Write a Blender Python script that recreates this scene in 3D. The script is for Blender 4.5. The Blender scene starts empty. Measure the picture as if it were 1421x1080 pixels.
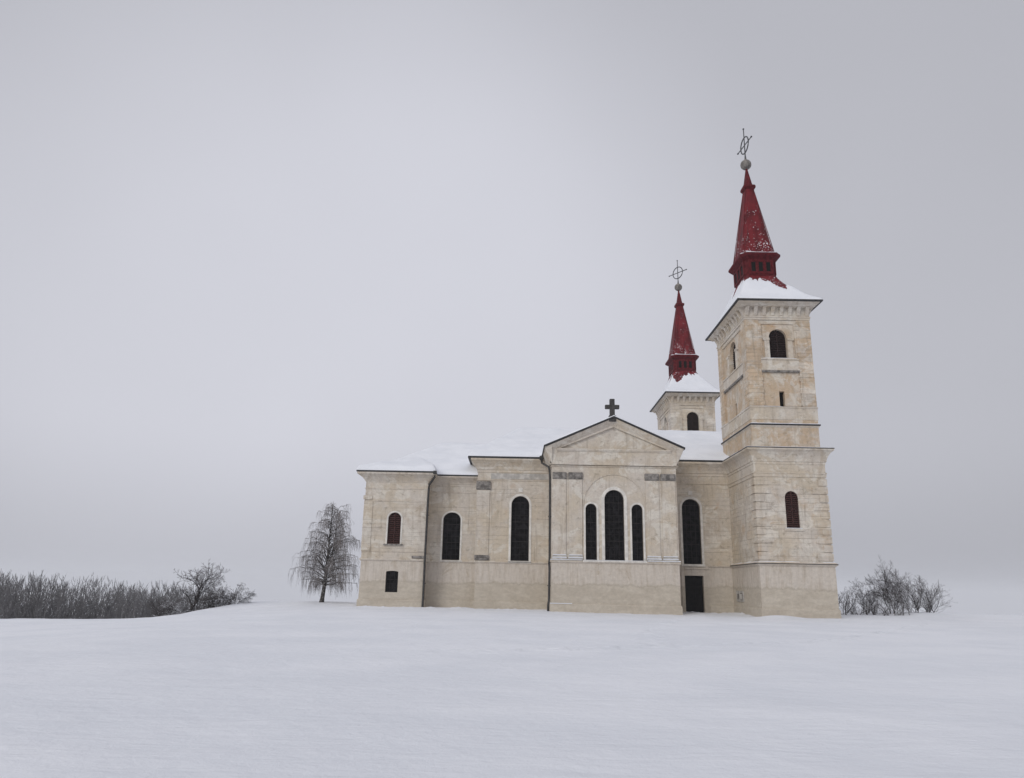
import bpy, math, random
from math import sin, cos, pi, sqrt, exp
from mathutils import Vector, Matrix, noise
from mathutils.geometry import tessellate_polygon

sc = bpy.context.scene
col = sc.collection
RNG = random.Random(7)
FR = [(0, 0, 0)]

# ------------------------------------------------------------------ helpers
class MB:
    """collects verts / faces (with a material slot) for ONE mesh object"""
    def __init__(s):
        s.v = []; s.f = []; s.m = []
    def add(s, vs, fs, m=0):
        o = len(s.v); s.v.extend(tuple(p) for p in vs)
        for f in fs:
            s.f.append(tuple(i + o for i in f)); s.m.append(m)
    def box(s, x0, x1, y0, y1, z0, z1, m=0):
        if x0 > x1: x0, x1 = x1, x0
        if y0 > y1: y0, y1 = y1, y0
        vs = [(x0,y0,z0),(x1,y0,z0),(x1,y1,z0),(x0,y1,z0),(x0,y0,z1),(x1,y0,z1),(x1,y1,z1),(x0,y1,z1)]
        s.add(vs, [(0,3,2,1),(4,5,6,7),(0,1,5,4),(1,2,6,5),(2,3,7,6),(3,0,4,7)], m)
    def bevbox(s, x0, x1, y0, y1, z0, z1, b=.02, m=0):
        """box with chamfered edges (front/side/top)"""
        if x0 > x1: x0, x1 = x1, x0
        if y0 > y1: y0, y1 = y1, y0
        s.loft([rect(x0+b,x1-b,y0+b,y1-b,z0), rect(x0,x1,y0,y1,z0+b), rect(x0,x1,y0,y1,z1-b), rect(x0+b,x1-b,y0+b,y1-b,z1)], m)
    def loft(s, rings, m=0, cap0=True, cap1=True):
        n = len(rings[0]); o = len(s.v)
        for r in rings: s.v.extend(tuple(p) for p in r)
        for k in range(len(rings)-1):
            for i in range(n):
                j = (i+1) % n
                s.f.append((o+k*n+i, o+k*n+j, o+(k+1)*n+j, o+(k+1)*n+i)); s.m.append(m)
        if cap0: s.f.append(tuple(o+i for i in range(n-1,-1,-1))); s.m.append(m)
        if cap1: s.f.append(tuple(o+(len(rings)-1)*n+i for i in range(n))); s.m.append(m)
    def tube(s, pts, rad, sides=4, m=0, cap=True):
        rings = []
        n = len(pts)
        for i, p in enumerate(pts):
            p = Vector(p)
            d = (Vector(pts[min(i+1,n-1)]) - Vector(pts[max(i-1,0)]))
            if d.length < 1e-9: d = Vector((0,0,1))
            d.normalize()
            a = d.cross(Vector((0,0,1)) if abs(d.z) < .95 else Vector((1,0,0))).normalized()
            b = d.cross(a)
            r = rad[i] if isinstance(rad,(list,tuple)) else rad
            rings.append([p + a*(r*cos(2*pi*k/sides)) + b*(r*sin(2*pi*k/sides)) for k in range(sides)])
        s.loft(rings, m, cap, cap)
    def panel(s, O, u, n, outline, holes=(), depth=.3, m=0, back=None):
        """wall face through O (x,y) along u, outward normal n; holes get reveals going inward"""
        def P(q, d=0): return (O[0]+u[0]*q[0]-n[0]*d, O[1]+u[1]*q[0]-n[1]*d, q[1])
        polys = [[Vector((a,b,0)) for a,b in outline]] + [[Vector((a,b,0)) for a,b in h] for h in holes]
        flat = [q for pl in polys for q in pl]
        tris = tessellate_polygon(polys)
        o = len(s.v); s.v.extend(P((q.x,q.y)) for q in flat)
        for t in tris:
            a,b,c = [Vector(s.v[o+i]) for i in t]
            nn = (b-a).cross(c-a)
            t = tuple(t) if nn.x*n[0]+nn.y*n[1] > 0 else tuple(reversed(t))
            s.f.append(tuple(o+i for i in t)); s.m.append(m)
        for h in holes:
            o = len(s.v); k = len(h)
            s.v.extend(P(q) for q in h); s.v.extend(P(q,depth) for q in h)
            for i in range(k):
                j = (i+1)%k
                s.f.append((o+i,o+j,o+k+j,o+k+i)); s.m.append(m)
            if back is not None:
                s.f.append(tuple(o+k+i for i in range(k))); s.m.append(back)
    def build(s, name, mats, parent=None, smooth=False, origin=None, recalc=True, label=None):
        me = bpy.data.meshes.new(name)
        xs = [p[0] for p in s.v]; ys = [p[1] for p in s.v]; zs = [p[2] for p in s.v]
        if origin is None: origin = ((min(xs)+max(xs))/2, (min(ys)+max(ys))/2, min(zs))
        ox,oy,oz = origin
        me.from_pydata([(x-ox,y-oy,z-oz) for x,y,z in s.v], [], s.f)
        if not isinstance(mats,(list,tuple)): mats = [mats]
        for m in mats: me.materials.append(m)
        if len(mats) > 1: me.polygons.foreach_set('material_index', s.m)
        if recalc:
            import bmesh
            bm = bmesh.new(); bm.from_mesh(me); bmesh.ops.recalc_face_normals(bm, faces=bm.faces); bm.to_mesh(me); bm.free()
        me.polygons.foreach_set('use_smooth', [bool(smooth)]*len(me.polygons))
        me.update()
        o = bpy.data.objects.new(name, me); col.objects.link(o)
        place(o, origin, parent)
        if label: o['label'] = label
        return o

WORLD = {}
def place(o, loc, parent=None):
    loc = Vector(loc); WORLD[o.name] = loc
    if parent is not None:
        o.parent = parent; o.location = loc - WORLD[parent.name]
    else:
        o.location = loc
def rect(x0,x1,y0,y1,z): return [(x0,y0,z),(x1,y0,z),(x1,y1,z),(x0,y1,z)]
def chrect(hx,hy,c,z,cx=0,cy=0):
    return [(cx+a,cy+b,z) for a,b in ((-hx+c,-hy),(hx-c,-hy),(hx,-hy+c),(hx,hy-c),(hx-c,hy),(-hx+c,hy),(-hx,hy-c),(-hx,-hy+c))]
def empty(name, loc, parent=None):
    o = bpy.data.objects.new(name, None); col.objects.link(o); o.empty_display_size = .5; place(o, loc, parent); return o
def tag(o, label=None, cat=None, group=None, kind=None):
    if label: o['label'] = label
    if cat: o['category'] = cat
    if group: o['group'] = group
    if kind: o['kind'] = kind
    return o
def arch(c, h, z0, zs, n=14, rise=None):
    rise = h if rise is None else rise
    return [(c-h,z0),(c+h,z0)] + [(c+h*cos(pi*i/n), zs+rise*sin(pi*i/n)) for i in range(n+1)]
def rc(a,b,z0,z1): return [(a,z0),(b,z0),(b,z1),(a,z1)]
def sweep(mb, x0,x1,y0,y1, prof, fx=1, fy=1, m=0):
    """moulding swept round a rectangle: prof = [(out, z)]"""
    rings = [rect(x0-o*fx, x1+o*fx, y0-o*fy, y1+o*fy, z) for o,z in prof]
    mb.loft(rings, m, False, False)
def sstep(a,b,x):
    t = min(1,max(0,(x-a)/(b-a))); return t*t*(3-2*t)
def nz(x,y,z=0.,s=1.): return noise.noise(Vector((x*s,y*s,z*s)))

# ------------------------------------------------------------------ materials
class NT:
    def __init__(s, name):
        s.mat = bpy.data.materials.new(name); s.mat.use_nodes = True
        s.t = s.mat.node_tree; s.n = s.t.nodes; s.l = s.t.links
        s.bsdf = s.n['Principled BSDF']; s.bsdf.inputs['Specular IOR Level'].default_value = .25
    def node(s, typ, **kw):
        nd = s.n.new(typ)
        for k,v in kw.items(): setattr(nd,k,v)
        return nd
    def link(s,a,b): s.l.new(a,b)
    def sv(s, nd, i, v):
        if hasattr(v,'is_linked') or isinstance(v,bpy.types.NodeSocket): s.l.new(v, nd.inputs[i])
        else: nd.inputs[i].default_value = v
    def math(s, op, a, b=0., c=None, clamp=False):
        nd = s.node('ShaderNodeMath', operation=op, use_clamp=clamp); s.sv(nd,0,a); s.sv(nd,1,b)
        if c is not None: s.sv(nd,2,c)
        return nd.outputs[0]
    def pos(s): return s.node('ShaderNodeNewGeometry').outputs['Position']
    def mapping(s, vec, scale=(1,1,1), loc=(0,0,0)):
        nd = s.node('ShaderNodeMapping'); s.link(vec, nd.inputs['Vector'])
        nd.inputs['Scale'].default_value = scale; nd.inputs['Location'].default_value = loc
        return nd.outputs[0]
    def noise(s, vec, scale, detail=4, rough=.55, dist=0.):
        nd = s.node('ShaderNodeTexNoise'); s.link(vec, nd.inputs['Vector'])
        nd.inputs['Scale'].default_value = scale; nd.inputs['Detail'].default_value = detail
        nd.inputs['Roughness'].default_value = rough; nd.inputs['Distortion'].default_value = dist
        return nd.outputs['Fac']
    def rng(s, v, a, b, c=0., d=1., smooth=True):
        nd = s.node('ShaderNodeMapRange'); nd.interpolation_type = 'SMOOTHSTEP' if smooth else 'LINEAR'
        s.sv(nd,0,v); nd.inputs[1].default_value=a; nd.inputs[2].default_value=b; nd.inputs[3].default_value=c; nd.inputs[4].default_value=d
        return nd.outputs[0]
    def mix(s, f, a, b, mode='MIX'):
        nd = s.node('ShaderNodeMix', data_type='RGBA', blend_type=mode); nd.clamp_factor = True
        def st(i, v):
            if isinstance(v,(tuple,list)): nd.inputs[i].default_value = (*v,1)
            else: s.sv(nd,i,v)
        s.sv(nd,0,f); st(6,a); st(7,b)
        return nd.outputs[2]
    def bump(s, h, strength=.3, dist=.02, nrm=None):
        nd = s.node('ShaderNodeBump'); s.link(h, nd.inputs['Height']); nd.inputs['Strength'].default_value=strength; nd.inputs['Distance'].default_value=dist
        if nrm is not None: s.link(nrm, nd.inputs['Normal'])
        return nd.outputs[0]
    def fin(s, color, rough=.85, normal=None):
        if isinstance(color,(tuple,list)): s.bsdf.inputs['Base Color'].default_value=(*color,1)
        else: s.link(color, s.bsdf.inputs['Base Color'])
        s.sv(s.bsdf,'Roughness',rough)
        if normal is not None: s.link(normal, s.bsdf.inputs['Normal'])
        return s.mat

def plaster(name, warm=.5, courses=True, dado=True, grey=.0, zlo=2.25, zhi=7.7, ch=.32, streak=.5, ashlar=.10, bw=1.35):
    m = NT(name); P = m.pos()
    sp = m.node('ShaderNodeSeparateXYZ'); m.link(P, sp.inputs[0]); X,Y,Z = sp.outputs
    big = m.noise(P,.33,5,.6); med = m.noise(m.mapping(P,(1,1,1),(7,3,1)),.95,7,.65,.6); fine = m.noise(P,9,4,.6)
    beige=(.55,.475,.375); greyc=(.565,.51,.445); ochre=(.50,.37,.245); pale=(.66,.62,.55); dirty=(.27,.225,.17)
    c = m.mix(m.rng(big,.40,.62), beige, greyc)
    c = m.mix(m.math('MULTIPLY', m.rng(med,.70-.34*warm,.92-.34*warm), .80), c, ochre)
    rust = m.noise(m.mapping(P,(1,1,.8),(17,23,6)),.55,7,.66,1.2)
    c = m.mix(m.math('MULTIPLY', m.rng(rust,.60,.74), .25+.5*warm), c, (.45,.265,.125))
    pal = m.noise(m.mapping(P,(1,1,1.4),(31,17,5)),.55,8,.68,1.1)
    c = m.mix(m.math('MULTIPLY', m.rng(pal,.51,.58), .60+.3*grey), c, pale)
    spots = m.noise(m.mapping(P,(1,1,1.5),(3,9,2)),2.1,8,.72,.4)
    c = m.mix(m.math('MULTIPLY', m.rng(spots,.54,.68), .55), c, dirty)
    st = m.noise(m.mapping(P,(1.7,1.7,.2),(0,2,0)),1.3,7,.68,.5)
    c = m.mix(m.math('MULTIPLY', m.rng(st,.50,.70), streak), c, (.33,.275,.21))
    runs = m.noise(m.mapping(P,(5.5,5.5,.16),(3,1,7)),1.0,4,.6,.3); rmask = m.noise(m.mapping(P,(1,1,1),(9,9,2)),.6,3,.5)
    c = m.mix(m.math('MULTIPLY', m.math('MULTIPLY', m.rng(runs,.60,.72), m.rng(rmask,.46,.60)), .55), c, (.27,.215,.155))
    wet = m.noise(m.mapping(P,(.8,.8,.5),(12,5,9)),.7,6,.65,1.)
    c = m.mix(m.math('MULTIPLY', m.rng(wet,.60,.68), .30), c, (.34,.25,.16))
    mot = m.noise(m.mapping(P,(1,1,1.3),(5,5,5)),4.2,9,.75)
    h = fine
    if courses:
        wobz = m.math('MULTIPLY_ADD', m.noise(P,.8,3,.5), .05, Z)
        cv = m.node('ShaderNodeCombineXYZ'); m.link(m.math('ADD',X,Y),cv.inputs[0]); m.link(wobz,cv.inputs[1])
        zone = m.math('MULTIPLY', m.rng(Z,zlo-.02,zlo+.02), m.rng(Z,zhi-.02,zhi+.02,1,0))
        # long horizontal grooves, half worn away
        fr = m.math('FRACT', m.math('DIVIDE', wobz, ch))
        ln = m.math('MULTIPLY', m.rng(fr,.0,.05), m.rng(fr,.09,.15,1,0))
        rowid = m.node('ShaderNodeCombineXYZ'); m.link(m.math('FLOOR', m.math('DIVIDE', wobz, ch)), rowid.inputs[2]); m.link(m.math('MULTIPLY',m.math('ADD',X,Y),.32), rowid.inputs[0])
        vis = m.rng(m.noise(m.mapping(rowid.outputs[0],(1,1,7.31)),1.0,5,.7),.42,.62,.03,1)
        g = m.math('MULTIPLY', m.math('MULTIPLY', ln, zone), vis)
        c = m.mix(m.math('MULTIPLY', g, .50), c, (.22,.18,.14))
        br = m.node('ShaderNodeTexBrick'); m.link(cv.outputs[0], br.inputs['Vector'])
        br.inputs['Scale'].default_value=1; br.inputs['Mortar Size'].default_value=.02; br.inputs['Mortar Smooth'].default_value=.5
        br.inputs['Brick Width'].default_value=bw; br.inputs['Row Height'].default_value=ch*2
        br.inputs['Color1'].default_value=(.15,.15,.15,1); br.inputs['Color2'].default_value=(.85,.85,.85,1); br.inputs['Mortar'].default_value=(.5,.5,.5,1)
        vis2 = m.rng(m.noise(m.mapping(P,(1,1,1),(2,5,11)),.9,5,.65),.47,.62,0,1)
        f = m.math('MULTIPLY', m.math('MULTIPLY', br.outputs['Fac'], zone), m.math('MULTIPLY', vis2, ashlar))
        c = m.mix(m.math('MULTIPLY', f, .70), c, (.20,.165,.13))
        tone = m.node('ShaderNodeSeparateColor'); m.link(br.outputs['Color'], tone.inputs[0])
        tv2 = m.math('MULTIPLY_ADD', m.math('MULTIPLY', m.math('SUBTRACT', tone.outputs[0], .5), zone), .40*ashlar, 1.)
        mm = m.node('ShaderNodeVectorMath', operation='SCALE'); m.link(c, mm.inputs[0]); m.link(tv2, mm.inputs['Scale']); c = mm.outputs[0]
        h = m.math('SUBTRACT', m.math('MULTIPLY', fine,.4), m.math('ADD', m.math('MULTIPLY', f, 1.2), m.math('MULTIPLY', g, .9)))
    if dado:
        wob = m.math('MULTIPLY_ADD', m.noise(m.mapping(P,(1,1,.4),(4,4,4)),.9,7,.75), 1.1, -.55)
        zz = m.math('ADD', Z, wob)
        lown = m.mix(m.rng(m.noise(m.mapping(P,(1,1,2.5)),.8,6,.65),.4,.65), (.475,.42,.345), (.54,.485,.405))
        fs_ = m.noise(m.mapping(P,(3.2,3.2,.45),(8,1,2)),1.3,7,.72,.5)
        up = m.mix(m.math('MULTIPLY', m.rng(fs_,.42,.70),.75), (.575,.52,.455), (.43,.365,.29))
        up = m.mix(m.math('MULTIPLY', m.rng(wet,.58,.66), .45), up, (.36,.28,.19))
        low1 = m.mix(m.rng(zz,.10,.52), lown, up)
        edge = m.math('MULTIPLY', m.rng(zz,.18,.28), m.rng(zz,.28,.42,1,0))
        low1 = m.mix(m.math('MULTIPLY', edge, .28), low1, (.27,.225,.165))
        c = m.mix(m.rng(Z,1.84,1.86), low1, c)
    ms = m.node('ShaderNodeVectorMath', operation='SCALE'); m.link(c, ms.inputs[0]); m.link(m.rng(mot,.30,.70,.86,1.11,False), ms.inputs['Scale']); c = ms.outputs[0]
    m_n = m.bump(m.math('ADD',h,m.math('MULTIPLY',mot,.5)),.5,.03)
    return m.fin(c,.92,m_n)

def simple(name, color, rough=.8, var=.25, scale=3., bump=.2, spec=.25, metal=0.):
    m = NT(name); P = m.pos()
    n = m.noise(P,scale,6,.6)
    c2 = tuple(x*(1-var) for x in color); c1 = tuple(min(1,x*(1+var)) for x in color)
    m.bsdf.inputs['Specular IOR Level'].default_value=spec; m.bsdf.inputs['Metallic'].default_value=metal
    return m.fin(m.mix(m.rng(n,.35,.65),c2,c1), rough, m.bump(n,bump,.02))

def snow_mat(name, bscale=1., bstr=.25, ground=False):
    m = NT(name); P = m.pos()
    n1 = m.noise(P,.55*bscale,6,.55); n2 = m.noise(P,7*bscale,5,.6); n3 = m.noise(P,70,3,.6)
    c = m.mix(m.rng(n1,.35,.65), (.755,.775,.815), (.81,.825,.86))
    h = m.math('ADD', m.math('MULTIPLY',n1,1.), m.math('MULTIPLY_ADD',n2,.22,m.math('MULTIPLY',n3,.03)))
    if ground:
        rip = m.noise(m.mapping(P,(.55,2.2,1),(3,1,0)),1.5,7,.62,.7)
        crust = m.noise(P,26,6,.7)
        h = m.math('ADD', h, m.math('MULTIPLY_ADD', rip, .30, m.math('MULTIPLY', crust, .05)))
    nm = m.bump(h,bstr,.35)
    m.bsdf.inputs['Specular IOR Level'].default_value=.12
    return m.fin(c,.75,nm)

def red_mat():
    m = NT('red sheet metal'); P = m.pos()
    sp = m.node('ShaderNodeSeparateXYZ'); m.link(P, sp.inputs[0])
    n = m.noise(m.mapping(P,(1.6,1.6,.35)),1.4,6,.6)
    c = m.mix(m.rng(n,.35,.65), (.085,.009,.012), (.175,.017,.022))
    seam = m.math('LESS_THAN', m.math('FRACT', m.math('MULTIPLY', sp.outputs[2], 1.25)), .045)
    c = m.mix(m.math('MULTIPLY',seam,.6), c, (.06,.008,.010))
    # flakes of snow stuck to the sheets
    fl = m.noise(m.mapping(P,(1,1,.8)),9.5,3,.6); zone = m.noise(m.mapping(P,(1,1,1),(3,8,1)),1.1,3,.5)
    zz = m.rng(sp.outputs[2],26,31.5,.06,-.03,False)
    f = m.rng(m.math('ADD',m.math('ADD', fl, m.math('MULTIPLY',m.math('SUBTRACT',zone,.5),.35)),zz), .685,.71)
    c = m.mix(m.math('MULTIPLY',f,.85), c, (.8,.81,.84))
    m.bsdf.inputs['Specular IOR Level'].default_value=.12
    return m.fin(c, m.math('MULTIPLY_ADD',n,.3,.5), m.bump(n,.15,.02))

def bark_mat(name, c0, c1, snow=.0, scale=12., birch=False):
    m = NT(name); P = m.pos()
    n = m.noise(m.mapping(P,(1,1,.35)),scale,5,.6)
    c = m.mix(m.rng(n,.35,.65), c0, c1)
    if birch:
        b = m.noise(m.mapping(P,(1,1,2.2)),3.5,5,.6)
        c = m.mix(m.math('MULTIPLY', m.rng(b,.52,.6), .45), c, (.42,.40,.38))
    if snow > 0:
        g = m.node('ShaderNodeNewGeometry'); s3 = m.node('ShaderNodeSeparateXYZ'); m.link(g.outputs['Normal'], s3.inputs[0])
        k = m.math('ADD', s3.outputs[2], m.math('MULTIPLY_ADD', m.noise(P,5,3,.5), 1.2, -.6))
        c = m.mix(m.math('MULTIPLY', m.rng(k,.72-snow*.75,1.0-snow*.75), .92), c, (.8,.82,.86))
    return m.fin(c,.9,m.bump(n,.3,.02))

M = {}
M['wall'] = plaster('weathered plaster nave', .42)
M['wall_trans'] = plaster('weathered plaster transept', .38, courses=False, grey=.4, streak=.6)
M['wall_apse'] = plaster('weathered plaster chancel', .16, ch=.30, zhi=6.1)
M['wall_tower'] = plaster('weathered plaster tower base', .52, ch=.30, zhi=7.6, ashlar=.45, bw=1.1)
M['wall_belfry'] = plaster('weathered ochre plaster belfry', 1.0, ch=.30, zlo=12.8, zhi=19.3, dado=False, streak=.6, ashlar=.85)
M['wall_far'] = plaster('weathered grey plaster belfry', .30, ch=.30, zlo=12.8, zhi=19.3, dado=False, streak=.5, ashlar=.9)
M['trim'] = plaster('plaster mouldings', .16, courses=False, dado=False, grey=.3, streak=.45)
M['panel'] = plaster('smooth ochre panel', 1.05, courses=False, dado=False, streak=.5)
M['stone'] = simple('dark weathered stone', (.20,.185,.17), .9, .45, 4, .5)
M['greystone'] = simple('grey stone', (.47,.445,.41), .9, .20, 2.6, .4)
M['crossstone'] = simple('blackened stone', (.055,.052,.05), .9, .3, 4, .4)
M['surround'] = simple('pale window surround', (.66,.63,.58), .9, .12, 3, .2)
M['sheet_shade'] = simple('dark sheet edge and ledge shade', (.028,.028,.03), .6, .3, 6, .1)  # roof sheet edges, and the shadow lines painted along the tower ledges
M['pipe'] = simple('dark downpipe', (.035,.033,.032), .55, .4, 5, .1, .4)
M['glass'] = simple('dark leaded glass', (.009,.0085,.0095), .5, .8, 3.2, .1, .05)
M['lead'] = simple('window lead bars', (.022,.018,.018), .8, .3, 8, .1)
M['louvre'] = simple('brown louvre boards', (.052,.020,.017), .75, .35, 9, .3)
M['louvre_dark'] = simple('dark louvre boards', (.026,.014,.013), .8, .35, 9, .3)
M['door'] = simple('dark door boards', (.008,.007,.007), .7, .4, 4, .2, .1)
M['red'] = red_mat()
M['redark'] = simple('dark red trim', (.095,.010,.013), .65, .3, 5, .15, .1)
M['black'] = simple('black opening', (.006,.005,.005), .9, .1, 4, 0)
M['iron'] = simple('wrought iron', (.05,.05,.055), .55, .3, 8, .1, .5)
M['ball'] = simple('weathered copper ball', (.16,.145,.13), .55, .4, 3, .2, .4)
M['snow'] = snow_mat('roof snow', .8, .18)
M['ledge'] = snow_mat('ledge snow', 1.5, .3)
M['ground'] = snow_mat('snow field', .6, .46, True)
M['bark_birch'] = bark_mat('birch bark', (.022,.020,.020), (.065,.060,.058), .25, 10, True)
M['twig_birch'] = bark_mat('birch twigs', (.16,.145,.145), (.30,.28,.28), .3)
M['bark'] = bark_mat('dark bark', (.020,.017,.016), (.05,.044,.042), .35)
M['twig'] = bark_mat('bare twigs', (.045,.038,.038), (.10,.088,.088), .35)
M['twig_snow'] = bark_mat('snowy twigs', (.06,.052,.052), (.13,.12,.12), .75)
M['wood_far'] = bark_mat('far wood twigs', (.10,.097,.10), (.18,.175,.18), .25)

# ------------------------------------------------------------------ the church
ZG = -1.5
church = empty('church', (-14, 13.3, ZG))
tag(church, 'weathered beige pilgrimage church with two red spires and snow covered roofs', 'church')

def window(parent, c, h, z0, zs, plane_y, axis='x', cx=0, rows=8, cols=3, rise=None, louvre=False, glass=None, name='window', frame=.06):
    """leaded window (or louvre shutters) standing in its opening. axis 'x': lies along x at y=plane_y (faces -y);
    axis 'y': lies along y at x=plane_y (faces -x when cx<0, +x otherwise)"""
    mb = MB(); rise = h if rise is None else rise
    def put(q, d):   # d = distance in front of the pane
        if axis == 'x': return (q[0], plane_y - d, q[1])
        return (plane_y + (d if cx > 0 else -d), q[0], q[1])
    pts = arch(c, h+.03, z0-.03, zs, 16, rise+.03)
    mb.add([put(q,0) for q in pts], [tuple(range(len(pts)))], 0)
    def prism(poly, d0, d1, m):
        mb.loft([[put(q,d0) for q in poly],[put(q,d1) for q in poly]], m)
    def halfw(z):
        if z <= zs: return h
        t = (z-zs)/rise
        return h*sqrt(max(0,1-t*t))
    top = zs + rise
    if louvre:
        n = rows; dz = (top-z0)/n
        for i in range(n):
            z = z0 + dz*i; w = min(halfw(z+dz*.9), h)-.02
            if w < .08: continue
            a = [put((c-w,z),.02),put((c+w,z),.02),put((c+w,z+dz*.95),-.0),put((c-w,z+dz*.95),-.0)]
            b = [put((c-w,z+.02),.13),put((c+w,z+.02),.13),put((c+w,z+dz*.55),.10),put((c-w,z+dz*.55),.10)]
            mb.loft([a,b],1)
        prism(rc(c-.03,c+.03,z0,top),.0,.15,1)
    else:
        for i in range(1,rows):
            z = z0 + (top-z0)*i/rows; w = halfw(z)
            if w < .1: continue
            t = .045 if i % 3 == 0 else .018
            prism(rc(c-w,c+w,z-t/2,z+t/2),.0,.03 if t<.03 else .05,1)
        for i in range(1,cols):
            x = c-h+2*h*i/cols; zt = zs + rise*sqrt(max(0,1-((x-c)/h)**2))
            prism(rc(x-.010,x+.010,z0,zt),.0,.032,1)
    # frame ring
    outer = arch(c,h+.02,z0-.02,zs,16,rise+.02); inner = arch(c,h-frame,z0+frame,zs,16,rise-frame)
    k = len(outer); vs = [put(q,.07) for q in outer]+[put(q,.07) for q in inner]+[put(q,.0) for q in inner]
    fs = [(i,(i+1)%k,k+(i+1)%k,k+i) for i in range(k)]+[(k+i,k+(i+1)%k,2*k+(i+1)%k,2*k+i) for i in range(k)]
    mb.add(vs,fs,1)
    return mb.build(name, [M['glass'] if not louvre else M['black'], M['lead'] if not louvre else (M['louvre_dark'] if name=='belfry_louvre' else M['louvre'])], parent, recalc=False)

def surround(mb, c, h, z0, zs, Y, w=.16, proud=.035, rise=None, n=(0,-1), m=0, bottom=False):
    """raised band round an arched opening in a wall facing -y"""
    rise = h if rise is None else rise
    a = arch(c,h,z0,zs,16,rise)[1:]; b = arch(c,h+w,z0,zs,16,rise+w)[1:]
    a = a + [(c-h,z0)]; b = b + [(c-h-w,z0)]
    k = len(a)
    vs = [(q[0],Y-proud,q[1]) for q in a]+[(q[0],Y-proud,q[1]) for q in b]+[(q[0],Y+.01,q[1]) for q in b]+[(q[0],Y+.02,q[1]) for q in a]
    fs = []
    for i in range(k-1):
        fs += [(i,i+1,k+i+1,k+i),(k+i,k+i+1,2*k+i+1,2*k+i),(3*k+i,3*k+i+1,i+1,i)]
    fs += [(0,k,2*k,3*k),(k-1,4*k-1,3*k-1,2*k-1)]
    mb.add(vs,fs,m)

STRING = [(0,1.74),(.05,1.78),(.10,1.84),(.10,1.93),(.06,1.96),(0,1.98)]
PLINTH = [(.085,-2.6),(.085,-1.06),(.05,-1.0),(0,-.99)]
def cornice(zt, out, z0):
    d = zt - z0
    return [(0,z0),(.05,z0+.05*d),(.05,z0+.20*d),(.10,z0+.24*d),(.16,z0+.42*d),(.30*out/.57,z0+.62*d),(.48*out/.57,z0+.80*d),(out,z0+.88*d),(out,zt),(0,zt+.004)]
def frieze(z, o=.05, t=.1): return [(0,z-.02),(o,z+.02),(o,z+t-.03),(0,z+t)]

# ---- nave
NX0,NX1,NY0,NY1 = -21.9, 2.2, 2.5, 24.1
mb = MB()
NW = [(-18.56,.69,1.97,6.18,.69),(-5.45,.70,1.98,6.2,.69)]
holes = [arch(c,h,z0,zs,16,r) for c,h,z0,zs,r in NW]
mb.panel((0,NY0),(1,0),(0,-1), [(NX0,-2.6),(-6.13,-2.6),(-6.13,1.14),(-4.73,1.14),(-4.73,-2.6),(NX1,-2.6),(NX1,9.3),(NX0,9.3)], holes, .32)
mb.box(-6.125,-4.735,NY0+.34,NY0+.36,-2.6,1.2)
mb.add([(-6.13,NY0,-2.6),(-6.13,NY0+.34,-2.6),(-6.13,NY0+.34,1.14),(-6.13,NY0,1.14),(-4.73,NY0,-2.6),(-4.73,NY0+.34,-2.6),(-4.73,NY0+.34,1.14),(-4.73,NY0,1.14)],[(0,1,2,3),(4,7,6,5),(3,2,6,7)])
mb.add([(NX0,NY0,-2.6),(NX0,NY1,-2.6),(NX0,NY1,9.3),(NX0,NY0,9.3),(NX1,NY0,-2.6),(NX1,NY1,-2.6),(NX1,NY1,9.3),(NX1,NY0,9.3),(NX1,13.3,13.6)],[(0,3,2,1),(1,2,6,5),(4,5,6,8,7)])
nave = mb.build('nave_wall', M['wall'], church, recalc=False)
tr = MB()
sweep(tr,NX0,NX1,NY0,NY1,cornice(9.70,.56,8.62)); tr.build('cornice', M['trim'], nave)
tr = MB(); sweep(tr,NX0,NX1,NY0,NY1,frieze(8.02,.06,.12)); tr.build('frieze_moulding', M['trim'], nave)
for a,b in ((NX0,-6.62),(-4.24,NX1)):
    for nm,pf in (('string_course',STRING),('plinth',PLINTH)):
        t2 = MB(); sweep(t2,a,b,NY0,NY1 if a==NX0 else NY0+1,pf); t2.build(nm, M['wall'], nave)
for k,(c,h,z0,zs,r) in enumerate(NW):
    s_ = MB(); surround(s_,c,h,z0,zs,NY0,.17,.04); s_.box(c-h-.2,c+h+.2,NY0-.10,NY0+.02,z0-.16,z0-.002)
    s_.box(c-.16,c+.16,NY0-.06,NY0+.01,zs+r+.30,zs+r+.62)
    s_.build('window_surround', M['surround'] if k else M['surround'], nave)
    window(nave,c,h,z0,zs,NY0+.28,rows=10,cols=4)
# door
d = MB()
d.box(-6.11,-4.75,NY0+.24,NY0+.30,-1.75,1.12)
for i in range(2):
    x0 = -6.06+i*.66
    for (a,b) in ((-1.6,-.55),(-.4,.35),(.48,1.05)):
        d.bevbox(x0+.08,x0+.56,NY0+.215,NY0+.25,a,b,.02)
d.box(-5.45,-5.41,NY0+.20,NY0+.24,-1.75,1.12)
door = d.build('door', M['door'], nave)
s_ = MB()
s_.box(-6.36,-6.132,NY0-.07,NY0+.02,-2.4,1.14); s_.box(-4.728,-4.50,NY0-.07,NY0+.02,-2.4,1.14)
s_.box(-6.42,-4.44,NY0-.09,NY0+.02,1.142,1.36); s_.box(-6.55,-4.31,NY0-.15,NY0+.02,1.62,1.72); s_.box(-6.36,-4.50,NY0-.05,NY0+.02,1.362,1.618)
s_.box(-5.62,-5.24,NY0-.12,NY0-.05,1.34,1.6)
s_.build('door_surround', M['wall_trans'], nave)
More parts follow.
